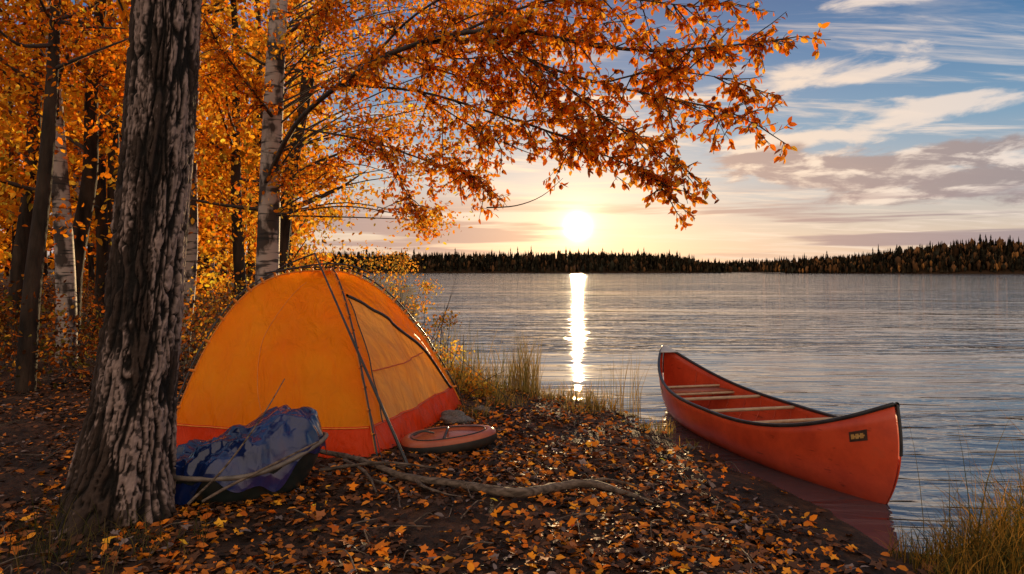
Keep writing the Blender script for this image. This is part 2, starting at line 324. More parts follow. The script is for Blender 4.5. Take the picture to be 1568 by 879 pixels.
# ------------------------------------------------------------------ overhanging birch
def overhang():
    base=site(404,470,9.3); base[2]=.15
    par=empty('birch_tree',base); T0=Tubes()
    top=[site(404,470,9.3),site(410,400,9.3),site(415,250,9.2),site(424,60,9.2),site(440,-180,9.2),site(470,-420,9.1)]
    top[0][2]=0.05
    T0.add(np.array(top)-base,[.18,.15,.135,.12,.09,.05],20,8); T0.make('trunk',M_birch,par)
    T=Tubes(); L=[]
    B=[
     ([(402,290,9.2),(450,195,8.4),(520,130,7.6),(600,82,6.9),(700,52,6.4),(800,48,6.1),(900,68,5.9),(1000,78,5.7),(1100,72,5.5),(1200,60,5.4)],.034),
     ([(640,68,6.7),(740,62,6.3),(830,100,6.1),(920,128,5.9),(1020,150,5.7),(1110,170,5.6),(1165,195,5.5)],.018),
     ([(520,130,7.6),(640,140,7.0),(760,175,6.6),(850,205,6.3),(920,235,6.1),(985,265,6.0),(1020,295,5.9)],.015),
     ([(450,195,8.4),(560,215,8.0),(650,245,7.8),(710,265,7.6),(745,285,7.5)],.014),
     ([(700,52,6.4),(790,15,6.2),(880,-5,6.0),(980,0,5.8),(1060,10,5.7),(1120,5,5.6)],.014),
     ([(560,100,7.3),(640,20,7.0),(760,-40,6.7),(880,-60,6.4),(990,-50,6.2)],.016),
     ([(830,100,6.1),(900,160,5.9),(960,205,5.8),(1020,235,5.7),(1055,265,5.6)],.010),
     ([(560,215,8.0),(600,250,7.9),(620,290,7.8),(635,320,7.8)],.010),
     ([(740,62,6.3),(800,110,6.2),(850,160,6.2),(885,200,6.1)],.010),
     ([(920,128,5.9),(1000,110,5.7),(1080,115,5.6),(1140,130,5.5)],.009),
     ([(600,82,6.9),(680,110,6.8),(760,130,6.7),(830,150,6.6)],.011),
     ([(430,60,9.1),(500,10,8.6),(600,-40,8.0),(700,-60,7.6)],.025),
     ([(418,180,9.1),(380,130,8.6),(330,60,8.2),(290,-20,8.0)],.025),
     ([(412,300,9.2),(470,255,9.0),(530,230,8.9),(590,200,8.8)],.016),
     ([(640,68,6.7),(700,90,6.6),(780,80,6.4),(860,60,6.3),(940,30,6.2)],.010),
     ([(600,82,6.9),(660,55,6.9),(740,20,6.8),(820,20,6.7),(900,30,6.6)],.010),
     ([(640,140,7.0),(700,180,6.9),(760,215,6.9),(820,225,6.8)],.009),
     ([(850,205,6.3),(890,215,6.2),(930,215,6.1),(970,200,6.0)],.007),
    ]
    for bi,(pts,r) in enumerate(B):
        P=np.array([site(*q) for q in pts]); rad=np.linspace(r,r*.22,len(P)); S,R=spline(P,rad,5); T.add(S,R,7)
        n=len(S); ln=np.sum(np.linalg.norm(np.diff(S,axis=0),axis=1)); Tn=norm(np.gradient(S,axis=0))
        for k in range(int(ln/.072)):
            f=rng.uniform(.15,1); i0=int(f*(n-1)); q=S[i0]
            nd=norm(Tn[i0]*.7+rng.standard_normal(3)*np.array([.6,.6,.6])+np.array([0,0,-.06]))
            grow(T,L,q,nd,rng.uniform(.22,.62)*(1.15-.5*f),.007,1,.88,.5,.064)
        grow(T,L,S[-1],Tn[-1],.35,.006,1,.9,.5,.064)
    bt=np.array([site(745,318,7.4),site(790,315,7.3),(site(830,300,7.3)),site(862,273,7.3)]); T.add(bt,[.008,.006,.004,.002],4,4)
    cs=[];cr=[]
    while len(cs)<90:
        px=rng.uniform(440,800); py=rng.uniform(-60,350)
        if px>690+ .68*(335-py): continue
        if px<600 and py>310: continue
        d=rng.uniform(8.2,11); cs.append(site(px,py,d)); cr.append(rng.uniform(.28,.5))
    cs=np.array(cs)
    for q in cs[::2]:
        a=site(415,min(330,(q[2]-1.6)*-100+480),9.2); m=(a+q)/2+np.array([0,0,.15])+rng.standard_normal(3)*.12; T.add(np.array([a,m,q]),[.014,.009,.003],5,5)
    p,d,nr,s,c=clumps(cs,np.array(cr),100,.065,YO+[(.42,.33,.05),(.8,.22,.015)],[4,1.6,4,.8,.8,5]); leaves('inner_foliage',p-base,d,nr,s,c,M_leaf,par)
    T.V=[v-base for v in T.V]; T.make('branches',M_wood,par)
    emit('leaves',L,par,base)
overhang()

# ------------------------------------------------------------------ forest trees
BG={'birch':Tubes(),'dark':Tubes(),'limb':Tubes(),'leaf':[]}
def forest_tree(name,x,y,r,H,lean,mat,crown0,crad,ncl,nper,lsize,cols=ORANGE,w=OW,branches=9,mass=False):
    z0=float(height(x,y)); o3=np.array([x,y,z0]); T=Tubes()
    k=7; hs=np.linspace(-.1,H,k); wob=np.cumsum(rng.standard_normal((k,2))*.05*H/8,axis=0)
    P=np.stack([lean[0]*hs/H+wob[:,0],lean[1]*hs/H+wob[:,1],hs],-1); P[0,:2]=0
    if mass: T=BG['birch' if mat is M_birch else 'dark']; TB=BG['limb']; sh=o3
    else: TB=Tubes(); sh=np.zeros(3)
    T.add(P+sh,np.linspace(r,r*.25,k),12,4)
    S,_=spline(P,np.ones(k),4)
    cs=[];cr=[]
    for b in range(branches):
        f=rng.uniform(crown0/H,.95); q=S[int(f*(len(S)-1))]; az=rng.uniform(0,6.28); l=crad*rng.uniform(.6,1.1)*(1.15-.5*f)
        e=q+np.array([math.cos(az)*l,math.sin(az)*l,l*rng.uniform(.1,.7)]); m=(q+e)/2+np.array([0,0,-.05*l])+rng.standard_normal(3)*.08
        TB.add(np.array([q,m,e])+sh,[r*.28,r*.18,.008],5,4)
        for t in np.linspace(.35,1.1,4): cs.append(q+(e-q)*t+rng.standard_normal(3)*.25); cr.append(rng.uniform(.4,.75))
    while len(cs)<ncl:
        f=rng.uniform(crown0/H,1.05); q=S[min(int(f*(len(S)-1)),len(S)-1)]; a=rng.uniform(0,6.28); l=crad*math.sqrt(rng.random())*(1.2-.6*f)
        cs.append(q+np.array([math.cos(a)*l,math.sin(a)*l,rng.normal()*.3])); cr.append(rng.uniform(.35,.8))
    res=clumps(np.array(cs)+sh,np.array(cr),nper,lsize,cols,w)
    if mass: BG['leaf'].append(res); return
    par=empty(name,(x,y,z0)); T.make('trunk',mat,par); TB.make('limbs',M_wood,par)
    p,d,nr,s,c=res; leaves('foliage',p,d,nr,s,c,M_leaf,par)
forest_tree('birch_tree',-7.5,11.5,.17,10,(-.3,0),M_birch,3.2,2.2,70,60,.10)
forest_tree('dark_tree',-7.9,12.2,.16,10,(1.1,0),M_dark,3.5,2.0,60,60,.10)
forest_tree('dark_tree',-4.15,10.8,.14,9,(1.6,.3),M_dark,2.6,1.9,60,60,.09,YO,[3,2,3,1])
forest_tree('dark_tree',-4.9,12.5,.12,9,(-.3,.3),M_dark,2.4,1.9,60,60,.09)
forest_tree('birch_tree',-7.6,14.5,.15,11,(.4,0),M_birch,3.6,2.3,60,60,.11)
forest_tree('dark_tree',-4.9,14.5,.12,8,(.9,0),M_dark,1.6,1.6,60,60,.09,YO,[3,2,2,2])
forest_tree('dark_tree',-6.35,8.9,.12,8,(.5,0),M_dark,4.2,1.7,40,60,.08)
forest_tree('dark_tree',-9.6,13.2,.17,10,(.8,0),M_dark,3.8,2.0,50,60,.10)
for k in range(30):
    while True:
        y=rng.uniform(13,42); x=-rng.uniform(.24,.95)*y-2.2
        if sdist(np.array(x),np.array(y))>1.5: break
    forest_tree('forest_tree',x,y,rng.uniform(.09,.22),rng.uniform(8,15),(rng.normal()*.6,0),[M_birch,M_dark,M_dark,M_dark][k%4],rng.uniform(1.6,4),2.4,58,40,.105+.006*y*.8,[ORANGE,YO,ORANGE][k%3],[OW,[3,2,3,1],OW][k%3],7,mass=True)
bgp=empty('background_forest')
BG['birch'].make('birch_trunks',M_birch,bgp); BG['dark'].make('dark_trunks',M_dark,bgp); BG['limb'].make('limbs',M_wood,bgp)
p,d,nr,s,c=[np.concatenate([q[k] for q in BG['leaf']]) for k in range(5)]; leaves('foliage',p,d,nr,s,c,M_leaf,bgp)
def wall():
    par=empty('distant_woodland'); T=Tubes(); cs=[]
    for k in range(60):
        y=rng.uniform(42,75); x=-rng.uniform(.27,1.05)*y-3; z0=float(height(x,y)); H=rng.uniform(12,20)
        T.add(np.array([(x,y,z0-.3),(x+rng.normal()*.5,y,z0+H*.5),(x+rng.normal(),y,z0+H)]),[.25,.18,.06],7,3)
        for q in range(14): cs.append((x+rng.normal()*2.3,y+rng.normal()*2,z0+rng.uniform(.5,H+1)))
    cs=np.array(cs); p,d,nr,s,c=clumps(cs,rng.uniform(1.2,2.4,len(cs)),40,.55,ORANGE+[(.1,.05,.02)],OW+[2])
    T.make('trunks',M_dark,par); leaves('foliage',p,d,nr,s,c,M_leaf,par)
wall()
# ------------------------------------------------------------------ undergrowth shrubs
def shrub(name,cs,rads,nper,ls,cols,w,stems=True):
    cs=np.array(cs); par=empty(name,cs.mean(0)); off=cs.mean(0)
    p,d,nr,s,c=clumps(cs,np.array(rads),nper,ls,cols,w); keep=p[:,2]>height(p[:,0],p[:,1])
    leaves('foliage',(p-off)[keep],d[keep],nr[keep],s[keep],c[keep],M_leaf,par)
    T=Tubes()
    for q in cs:
        for k in range(3):
            b=q+np.array([rng.normal()*.15,rng.normal()*.15,0]); b[2]=float(height(b[0],b[1]))-.03
            e=q+rng.standard_normal(3)*.25; T.add(np.array([b,(b+e)/2+rng.standard_normal(3)*.05,e])-off,[.009,.006,.002],4,3)
    T.make('stems',M_wood,par)
und=[];ur=[]
for k in range(200):
    y=rng.uniform(8.5,30); x=-rng.uniform(.30,.95)*y-.6
    if sdist(np.array(x),np.array(y))<1 : continue
    und.append((x,y,float(height(x,y))+rng.uniform(.1,1.1))); ur.append(rng.uniform(.4,.9))
shrub('undergrowth_bushes',und,ur,105,.075,[(.28,.07,.010),(.18,.05,.012),(.42,.14,.016),(.08,.03,.012),(.11,.085,.02),(.45,.22,.03)],[3,3,2,3.5,3,1])
bb=[];br=[]
for (px,py,d,r) in [(470,400,10,.5),(560,415,10.5,.4),(600,440,11,.35),(640,470,11,.3),(575,400,11.5,.4),(620,410,12,.3),(520,395,11,.5),(650,510,10,.28),(680,490,10.8,.22),(690,540,9.6,.26),(700,575,9,.24),(665,560,9.2,.25),(590,480,10.2,.3),(720,590,8.9,.20),(655,440,12,.22),(610,395,12,.22),(450,430,10.5,.5),(330,470,9,.5),(310,520,8.6,.45),(350,430,9.6,.5),(740,600,8.8,.18)]:
    bb.append(site(px,py,d)); br.append(r)
shrub('golden_bush',bb,br,170,.05,[(.85,.42,.05),(.8,.31,.03),(.42,.32,.06),(.6,.20,.03),(.2,.16,.04)],[3,3,2,1.4,1.5])

# ------------------------------------------------------------------ grass
def grass(name,specs,cols,w,mat=M_grass):
    V=[];Fq=[];C=[];o=0; K=5
    for (cx,cy,rad,n,h,width,spread) in specs:
        for k in range(n):
            a=rng.uniform(0,6.28); rr=rad*math.sqrt(rng.random()); x=cx+rr*math.cos(a); y=cy+rr*math.sin(a); z=max(float(height(x,y)),WZ-.1)-.01
            hh=h*rng.uniform(.45,1.15); b=rng.uniform(0,6.28); lean=spread*rng.uniform(.1,1); wv=width*rng.uniform(.6,1.3)
            dx,dy=math.cos(b),math.sin(b); c2=rng.uniform(0,6.28); sx,sy=math.cos(c2)*wv/2,math.sin(c2)*wv/2
            for q in range(K):
                t=q/(K-1); px=x+dx*lean*hh*t**1.8; py=y+dy*lean*hh*t**1.8; pz=z+hh*t*(1-.28*lean*t*t); ww=1-t**2*.92
                V+= [(px-sx*ww,py-sy*ww,pz),(px+sx*ww,py+sy*ww,pz)]
            for q in range(K-1): Fq.append((o+2*q,o+2*q+1,o+2*q+3,o+2*q+2))
            cc=palette(1,cols,w,.25)[0]; C+=[cc]*(2*K); o+=2*K
    return quadmesh(name,V,Fq,mat,col=np.array(C))
GC=[(.36,.24,.07),(.24,.19,.05),(.12,.12,.03),(.45,.30,.12)]
grass('dry_grass_tuft',[(.20,9.5,.20,220,.82,.008,.35),(.0,9.7,.15,80,.6,.007,.5)],GC,[3,2,1,2])
grass('bank_grass',[(-.35,9.0,.3,240,.38,.007,.8),(-.05,8.3,.25,160,.26,.006,.9),(.55,9.0,.35,260,.28,.006,.8),(1.1,8.5,.25,190,.26,.006,.8),(.8,8.0,.25,120,.18,.006,.9),(1.55,7.3,.2,110,.2,.006,.9),(-.4,7.6,.2,80,.24,.006,.9),(1.75,6.6,.15,50,.12,.006,.9),(-.5,9.8,.4,280,.55,.007,.6),(.9,9.0,.2,130,.32,.006,.7),(-.75,8.9,.2,110,.5,.007,.5)],GC+[(.6,.3,.04)],[3,2,2,1,2])
grass('reed_stalks',[(1.42,8.1,.16,38,.82,.007,.3),(1.22,8.7,.2,34,.65,.006,.3),(-.9,11.8,.5,90,.95,.009,.3),(-.2,10.4,.3,56,.75,.007,.4)],GC,[2,2,2,1])
grass('shore_grass',[(2.75,3.95,.28,520,.36,.006,1.2),(3.15,4.05,.35,700,.52,.007,1.1),(2.45,3.75,.22,280,.22,.005,1.2),(3.55,4.2,.35,560,.72,.007,.95),(2.35,4.05,.12,90,.24,.005,1.1),(3.05,4.1,.5,24,1.0,.006,.5)],[(.36,.19,.03),(.16,.12,.03),(.06,.06,.018),(.52,.25,.045)],[3,3,3,2])
grass('foreground_grass',[(-2.35,3.75,.35,110,.26,.005,1.1),(-2.75,4.0,.3,100,.30,.005,1),(-1.95,3.9,.2,45,.22,.005,1.1)],[(.16,.11,.03),(.10,.08,.025),(.06,.06,.02),(.2,.14,.06)],[2,2,4,1])

# ------------------------------------------------------------------ leaf litter
def litter(name,n,xr,yr,size,cols,w,tv=OV,tf=OF,bias=None,up=.35,edge=.6):
    x=rng.uniform(*xr,n); y=rng.uniform(*yr,n); s=sdist(x,y)
    cl=np.sin(x*2.1+1.3*y)+np.sin(3.3*y-1.1*x+2)+np.sin(5.7*x+4.9*y)*.7
    keep=(s>.05)&(rng.random(n)<np.clip(.62+.24*cl,.15,1))&(rng.random(n)<np.clip(s/edge,.12,1))
    x,y=x[keep],y[keep]; m=len(x); z=height(x,y)+rng.uniform(.004,.03,m)
    az=rng.uniform(0,6.28,m); d=np.stack([np.cos(az),np.sin(az),rng.normal(0,up*.6,m)],-1)
    nr=np.stack([rng.normal(0,up,m),rng.normal(0,up,m),np.ones(m)],-1)
    return leaves(name,np.stack([x,y,z],-1),d,nr,size*rng.uniform(.45,1.35,m),palette(m,cols,w,.3),M_litter,None,tv,tf)
LC=[(.095,.042,.022),(.05,.026,.017),(.20,.07,.024),(.48,.13,.015),(.70,.22,.020),(.20,.14,.12),(.020,.013,.010)]
litter('leaf_litter',72000,(-7,2.6),(2.8,11),.056,LC,[5,5,4,2.2,1.3,1.3,3.5],edge=.9)
litter('leaf_litter',9000,(-4,2.5),(2.8,7.5),.068,LC,[4,4,3,2.5,1.5,1.2,2],MV,MF,up=.45,edge=.8)
litter('leaf_litter',40000,(-30,-1),(9,34),.12,LC,[4,4,4,2.5,1.5,.5,3])
litter('bright_fallen_leaves',2800,(-3.6,2.2),(2.8,9),.060,[(.85,.23,.010),(.90,.34,.020),(.68,.14,.008)],[3,2,2],MV,MF,up=.6)
litter('bright_fallen_leaves',3200,(-3.6,2.2),(2.8,9),.056,[(.85,.23,.010),(.80,.28,.020),(.60,.13,.008)],[3,2,2],up=.6)

# ------------------------------------------------------------------ tent
def fabric(name,c1,c2,trans,spec=.2):
    m,nt,out=newmat(name); L=nt.links.new
    tc=N(nt,'ShaderNodeTexCoord'); n1=N(nt,'ShaderNodeTexNoise'); n1.inputs['Scale'].default_value=2.2; n1.inputs['Detail'].default_value=4; L(tc.outputs['Object'],n1.inputs['Vector'])
    r=ramp(nt,[(.35,c1),(.65,c2)],n1.outputs['Fac'])
    mp=N(nt,'ShaderNodeMapping'); mp.inputs['Scale'].default_value=(5,5,1.6); mp.inputs['Rotation'].default_value=(.3,.5,.2); L(tc.outputs['Object'],mp.inputs[0])
    n2=N(nt,'ShaderNodeTexNoise'); n2.inputs['Scale'].default_value=1.4; n2.inputs['Detail'].default_value=4; n2.inputs['Distortion'].default_value=.8; L(mp.outputs[0],n2.inputs['Vector'])
    b=N(nt,'ShaderNodeBump'); b.inputs['Strength'].default_value=.9; b.inputs['Distance'].default_value=.06; L(n2.outputs['Fac'],b.inputs['Height'])
    p=N(nt,'ShaderNodeBsdfPrincipled'); p.inputs['Roughness'].default_value=.42; p.inputs['Specular IOR Level'].default_value=spec
    t=N(nt,'ShaderNodeBsdfTranslucent'); L(r.outputs[0],p.inputs['Base Color']); L(r.outputs[0],t.inputs['Color'])
    L(b.outputs[0],p.inputs['Normal']); L(b.outputs[0],t.inputs['Normal'])
    mx=N(nt,'ShaderNodeMixShader'); mx.inputs[0].default_value=trans; L(p.outputs[0],mx.inputs[1]); L(t.outputs[0],mx.inputs[2]); L(mx.outputs[0],out.inputs[0]); return m
M_tent=fabric('tent_orange_nylon',(.98,.27,.004),(1,.36,.008),.60)
M_back=fabric('tent_back_lightened',(1,.62,.16),(1,.68,.2),.93,.1)  # same fabric as the front, made paler and more translucent to brighten the tent
M_door=fabric('tent_door_nylon',(1,.52,.13),(1,.62,.21),.72)
M_skirt=fabric('tent_red_skirt',(.68,.05,.008),(.80,.07,.010),.4)
M_pole=simple('black_pole',(.012,.012,.013),(.03,.028,.028),10,.35,.05)
M_web=simple('orange_webbing',(.7,.20,.015),(.85,.27,.02),20,.6,.2)
def tent():
    cor={'L':np.array([-3.06,6.0,.0]),'C':np.array([-1.15,5.8,.0]),'R':np.array([-.60,8.15,.0]),'B':np.array([-2.45,8.5,.0])}
    pw={'L':3.3,'C':1.55,'R':1.9,'B':2.2}; apex=np.array([-1.90,7.15,1.60]); H=1.60
    base=np.array([-1.8,7.1,0]); par=empty('camping_tent',base)
    def pole(k,t):
        c=cor[k]; p=c+(apex-c)*t; p=p.copy(); p[2]=H*(1-(1-t)**pw[k])
        return p
    def poleh(k,h): return pole(k,1-(1-h)**(1/pw[k]))
    faces=[('L','C'),('C','R'),('R','B'),('B','L')]
    for fi,(a,b) in enumerate(faces):
        NT,NS=(110,130) if fi<2 else (50,50)
        V=np.zeros((NT+1,NS+1,3)) 
        nrm=np.cross(cor[b]-cor[a],np.array([0,0,1.])); nrm/=np.linalg.norm(nrm)
        hs=1-(1-np.linspace(0,1,NT+1))**2.0
        for i,h in enumerate(hs):
            pa,pb=poleh(a,h),poleh(b,h)
            for j in range(NS+1):
                s=j/NS; p=pa*(1-s)+pb*s
                bow=4*s*(1-s)
                p=p+nrm*bow*(.09*math.sin(math.pi*min(1,h*1.1)) if fi!=1 else .05*math.sin(math.pi*h)) 
                p[2]-=bow*.07*h
                edge=min(s,1-s)
                w=mn.noise(Vector((p[0]*2.5,p[1]*2.5,p[2]*2+fi)))*.045+mn.noise(Vector((s*9+h*6,h*2.0-s*3,fi*7)))*.028+mn.noise(Vector((s*22,h*5.0,fi*7)))*.008
                p=p+nrm*w*min(1,edge*7)*min(1,h*8+.2)*min(1,(1-h)*5)
                if i==0: p[2]=height(p[0],p[1])+.005+.012*abs(math.sin(j*.25))
                V[i,j]=p
        w=NS+1; idx=[];fc=[]
        def arch(s): return .86*math.sqrt(max(0,1-((s-.10)/.86)**2)) if .10<=s<.96 else 0
        for i in range(NT):
            for j in range(NS):
                q=i*w+j; fc.append((q,q+1,q+w+1,q+w)); h=hs[i]; s=(j+.5)/NS
                k=0
                if h<.15: k=2
                elif fi==1 and h<arch(s): k=1
                elif fi>=2: k=3
                idx.append(k)
        quadmesh('panel_'+a+b,V.reshape(-1,3)-base,fc,[M_tent,M_door,M_skirt,M_back],parent=par,smooth=True,matidx=idx)
        def at(s,h,o=.012):
            x=np.interp(h,hs,np.arange(NT+1)); i0=min(int(x),NT-1); f=x-i0; j=s*NS; j0=min(int(j),NS-1); g=j-j0
            return (V[i0,j0]*(1-g)+V[i0,j0+1]*g)*(1-f)+(V[i0+1,j0]*(1-g)+V[i0+1,j0+1]*g)*f+nrm*o
        if fi==1:
            T=Tubes(); pts=[at(.10,h) for h in np.linspace(.15,.84,30)]
            T.add(np.array(pts)-base,.006,5)
            pts=[at(s,max(arch(s),.15)) for s in np.linspace(.10,.955,70)]
            T.add(np.array(pts)-base,.016,6)
            T.make('door_zipper',M_pole,par)
            T=Tubes(); T.add(np.array([at(s,.42+.04*s) for s in np.linspace(.11,.80,30)])-base,.007,5)
            T.add(np.array([at(s,.15,.006) for s in np.linspace(.01,.99,40)])-base,.006,5)
            T.make('door_seam',simple('seam_red',(.5,.08,.02),(.6,.1,.02),20,.6,.1),par)
        if fi==0:
            T=Tubes(); T.add(np.array([at(s,.15,.006) for s in np.linspace(.01,.99,50)])-base,.006,5)
            T.add(np.array([at(.5-.32*(h-.15)*(1-h)*2,h,.003) for h in np.linspace(.15,.97,40)])-base,.004,5)
            T.make('side_seam',M_web,par)
    T=Tubes(); W=Tubes(); G=Tubes()
    for k in 'LCRB':
        pts=[]
        for t in np.linspace(0,1,50):
            p=pole(k,t); o=p-np.array([apex[0],apex[1],.3]); o=o/np.linalg.norm(o); pts.append(p+o*.04)
        T.add(np.array(pts)-base,.0085,7)
        for t in np.linspace(.08,.95,12):
            p=pole(k,t); o=p-np.array([apex[0],apex[1],.3]); o=o/np.linalg.norm(o)
            W.add(np.array([p-o*.01,p+o*.052])-base,.014,6)
        W.add(np.array([pole(k,t)+np.array([0,0,.004]) for t in np.linspace(0.02,1,40)])-base,.008,5)
    T.add(np.array([apex+(-.45,-.65,-.02),apex+(-.05,-.2,.07),apex+(.15,.2,.06),apex+(.3,.5,-.02)])-base,.009,6,6)
    T.make('poles',M_pole,par); W.make('pole_clips',M_web,par)
    for a,b in [(pole('L',.35),np.array([-3.9,5.6,0.0])),(pole('C',.3),np.array([-.95,5.2,0])),(pole('R',.45),np.array([.1,8.1,-.02])),(pole('L',.6),np.array([-3.7,7.2,.05]))]:
        G.add(np.array([a,b])-base,.003,4)
    G.make('guy_lines',M_pole,par)
    P=Tubes(); 
    P.add(np.array([site(482,388,6.6),site(553,550,5.9),site(626,717,5.45)])-base,[.008,.012,.014],8,4)
    P.add(np.array([site(482,388,6.6),site(440,405,6.9),site(405,425,7.2)])-base,[.008,.008,.007],6,6)
    P.make('awning_pole',M_pole,par)
tent()

# ------------------------------------------------------------------ canoe
def canoe():
    near=np.array([2.78,4.95]); far=np.array([1.95,8.75]); mid=(near+far)/2; d=near-far; Ln=np.linalg.norm(d); ax=d/Ln; lf=np.array([ax[1],-ax[0]])
    if lf[0]>0: lf=-lf
    origin=np.array([mid[0],mid[1],0]); par=empty('canoe',origin)
    HB=.49
    def hull(u,v,off=0):
        au=abs(u); b=HB*(1-au**2.5)**.85+.012
        zg=.24+.39*au**3.0; zk=-.19+(.0 if u>0 else .05)*au**4
        ph=v*math.pi/2; sy=math.copysign(abs(math.sin(ph))**.72,ph) if v else 0; cz=1-abs(math.cos(ph))**.85
        tight=1-.25*(1-cz)*au**2
        y=b*sy*tight; z=zk+(zg-zk)*cz
        x=u*Ln/2*(1-.07*au**8*(1-cz)**3)+math.copysign(.05*au**8*math.sin(cz*math.pi),u)
        if off: y+=math.copysign(off,v)
        return np.array([ax[0]*x+lf[0]*y,ax[1]*x+lf[1]*y,z])
    us=np.sin(np.linspace(-1,1,91)*math.pi/2); vs=np.linspace(-1,1,37)
    V=np.array([[hull(u,v) for v in vs] for u in us]); w=37
    fc=[(i*w+j,i*w+j+1,(i+1)*w+j+1,(i+1)*w+j) for i in range(90) for j in range(36)]
    m,nt,out=newmat('canoe_red_shell'); L=nt.links.new
    tc=N(nt,'ShaderNodeTexCoord'); n1=N(nt,'ShaderNodeTexNoise'); n1.inputs['Scale'].default_value=3; n1.inputs['Detail'].default_value=7; n1.inputs['Roughness'].default_value=.7; L(tc.outputs['Object'],n1.inputs['Vector'])
    r=ramp(nt,[(.3,(.42,.040,.014)),(.6,(.64,.072,.021)),(.75,(.52,.075,.03))],n1.outputs['Fac'])
    mp=N(nt,'ShaderNodeMapping'); mp.inputs['Scale'].default_value=(14,2,30); L(tc.outputs['Object'],mp.inputs[0])
    n2=N(nt,'ShaderNodeTexNoise'); n2.inputs['Scale'].default_value=1; n2.inputs['Detail'].default_value=7; L(mp.outputs[0],n2.inputs['Vector'])
    sc2=ramp(nt,[(.29,(.30,.24,.24)),(.36,(1,1,1))],n2.outputs['Fac'])
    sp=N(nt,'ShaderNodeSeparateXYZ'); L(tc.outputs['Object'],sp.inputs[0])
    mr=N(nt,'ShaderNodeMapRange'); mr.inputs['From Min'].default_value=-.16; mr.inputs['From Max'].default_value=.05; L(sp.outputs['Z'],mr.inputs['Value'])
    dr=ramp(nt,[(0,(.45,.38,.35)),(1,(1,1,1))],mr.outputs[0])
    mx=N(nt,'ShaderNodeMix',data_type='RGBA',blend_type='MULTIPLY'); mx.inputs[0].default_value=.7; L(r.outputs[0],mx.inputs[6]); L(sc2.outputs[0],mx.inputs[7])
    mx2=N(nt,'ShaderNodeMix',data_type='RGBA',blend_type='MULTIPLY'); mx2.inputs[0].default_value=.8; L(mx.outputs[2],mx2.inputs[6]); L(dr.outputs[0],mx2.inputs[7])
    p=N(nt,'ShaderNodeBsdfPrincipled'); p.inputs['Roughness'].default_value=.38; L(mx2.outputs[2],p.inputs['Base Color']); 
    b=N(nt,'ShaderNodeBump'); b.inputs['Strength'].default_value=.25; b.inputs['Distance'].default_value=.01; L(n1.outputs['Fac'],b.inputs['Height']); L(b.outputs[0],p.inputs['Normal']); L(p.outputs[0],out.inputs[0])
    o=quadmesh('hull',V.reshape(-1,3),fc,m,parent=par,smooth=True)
    md=o.modifiers.new('s','SOLIDIFY'); md.thickness=.012; md.offset=0
    T=Tubes()
    for v in (-1,1):
        T.add(np.array([hull(u,v)+np.array([0,0,.004]) for u in us]),.017,8)
    for s in (-1,1):
        T.add(np.array([hull(s*1.0,v)+np.array([ax[0],ax[1],0])*s*.004 for v in np.linspace(-1,-.75,8)]),.012,6)
    T.make('gunwales',simple('black_gunwale',(.012,.011,.011),(.03,.028,.028),12,.4,.1),par)
    M_th=simple('ash_wood',(.35,.22,.13),(.48,.34,.2),10,.5,.15,stretch=(1,6,6))
    T=Tubes()
    for u in (-.28,.02,.34): T.add(np.array([hull(u,-1)-np.array([0,0,.02]),hull(u,1)-np.array([0,0,.02])]),.017,8)
    for u in (-.62,-.50,.56,.66): 
        a=hull(u,-.93);b2=hull(u,.93); a[2]=b2[2]=hull(u,1)[2]-.09; T.add(np.array([a,b2]),.014,8)
    T.make('thwarts',M_th,par)
    for nm,u0,u1 in (('stern_seat',.56,.66),('bow_seat',-.62,-.50)):
        a=hull(u0,-.8);b2=hull(u0,.8);c=hull(u1,.8);dd=hull(u1,-.8)
        q=np.array([a,b2,c,dd]); q[:,2]=hull((u0+u1)/2,1)[2]-.083
        q2=q.copy(); q2[:,2]-=.014; quadmesh(nm,np.concatenate([q,q2]),[(0,1,2,3),(7,6,5,4),(0,4,5,1),(1,5,6,2),(2,6,7,3),(3,7,4,0)],simple(nm+'_cane',(.25,.06,.03),(.4,.1,.04),30,.6,.4),parent=par)
    T=Tubes()
    for u in np.linspace(-.8,.8,13): T.add(np.array([hull(u,v)*np.array([.985,.985,1])+np.array([0,0,.008]) for v in np.linspace(-.93,.93,19)]),.006,5)
    T.make('ribs',simple('rib_red',(.45,.05,.02),(.55,.08,.03),10,.5,.1),par)
    for nm,s,u0,mat in (('bow_deck',-1,.93,simple('deck_white',(.38,.37,.36),(.5,.48,.46),8,.5,.1)),('stern_deck',1,.91,simple('deck_black',(.02,.02,.02),(.04,.04,.04),8,.4,.1))):
        VV=[];FF=[]; uu=np.linspace(u0,.998,9)
        for u in uu:
            for v in (-1,1): VV.append(hull(s*u,v)+np.array([0,0,.016]))
        for i in range(8): FF.append((2*i,2*i+1,2*i+3,2*i+2))
        o=quadmesh(nm,VV,FF,mat,parent=par); k=o.modifiers.new('s','SOLIDIFY'); k.thickness=.01
    mpale=simple('decal_gold',(.40,.20,.05),(.5,.3,.09),30,.4,.05); mdk=simple('decal_dark',(.03,.015,.01),(.06,.03,.02),30,.4,.05)
    sgn=1 if (hull(0,1)[0]<0) else -1
    for nm,u0,u1,v0,v1,mt,of in (('name_plate',.868,.925,.862,.925,mdk,.010),('name_plate_lettering',.875,.918,.878,.908,mpale,.013),('maker_badge',-.70,-.60,.84,.90,mpale,.010)):
        VV=[];FF=[]; a=np.linspace(u0,u1,13); bq=np.linspace(v0,v1,4)
        for u in a:
            for v in bq: VV.append(hull(u,sgn*v,of))
        for i in range(12):
            for j in range(3):
                if nm=='name_plate_lettering' and ((i%2==1 and j!=1) and i%4!=1): continue
                FF.append((i*4+j,i*4+j+1,(i+1)*4+j+1,(i+1)*4+j))
        quadmesh(nm,VV,FF,mt,parent=par)
canoe()

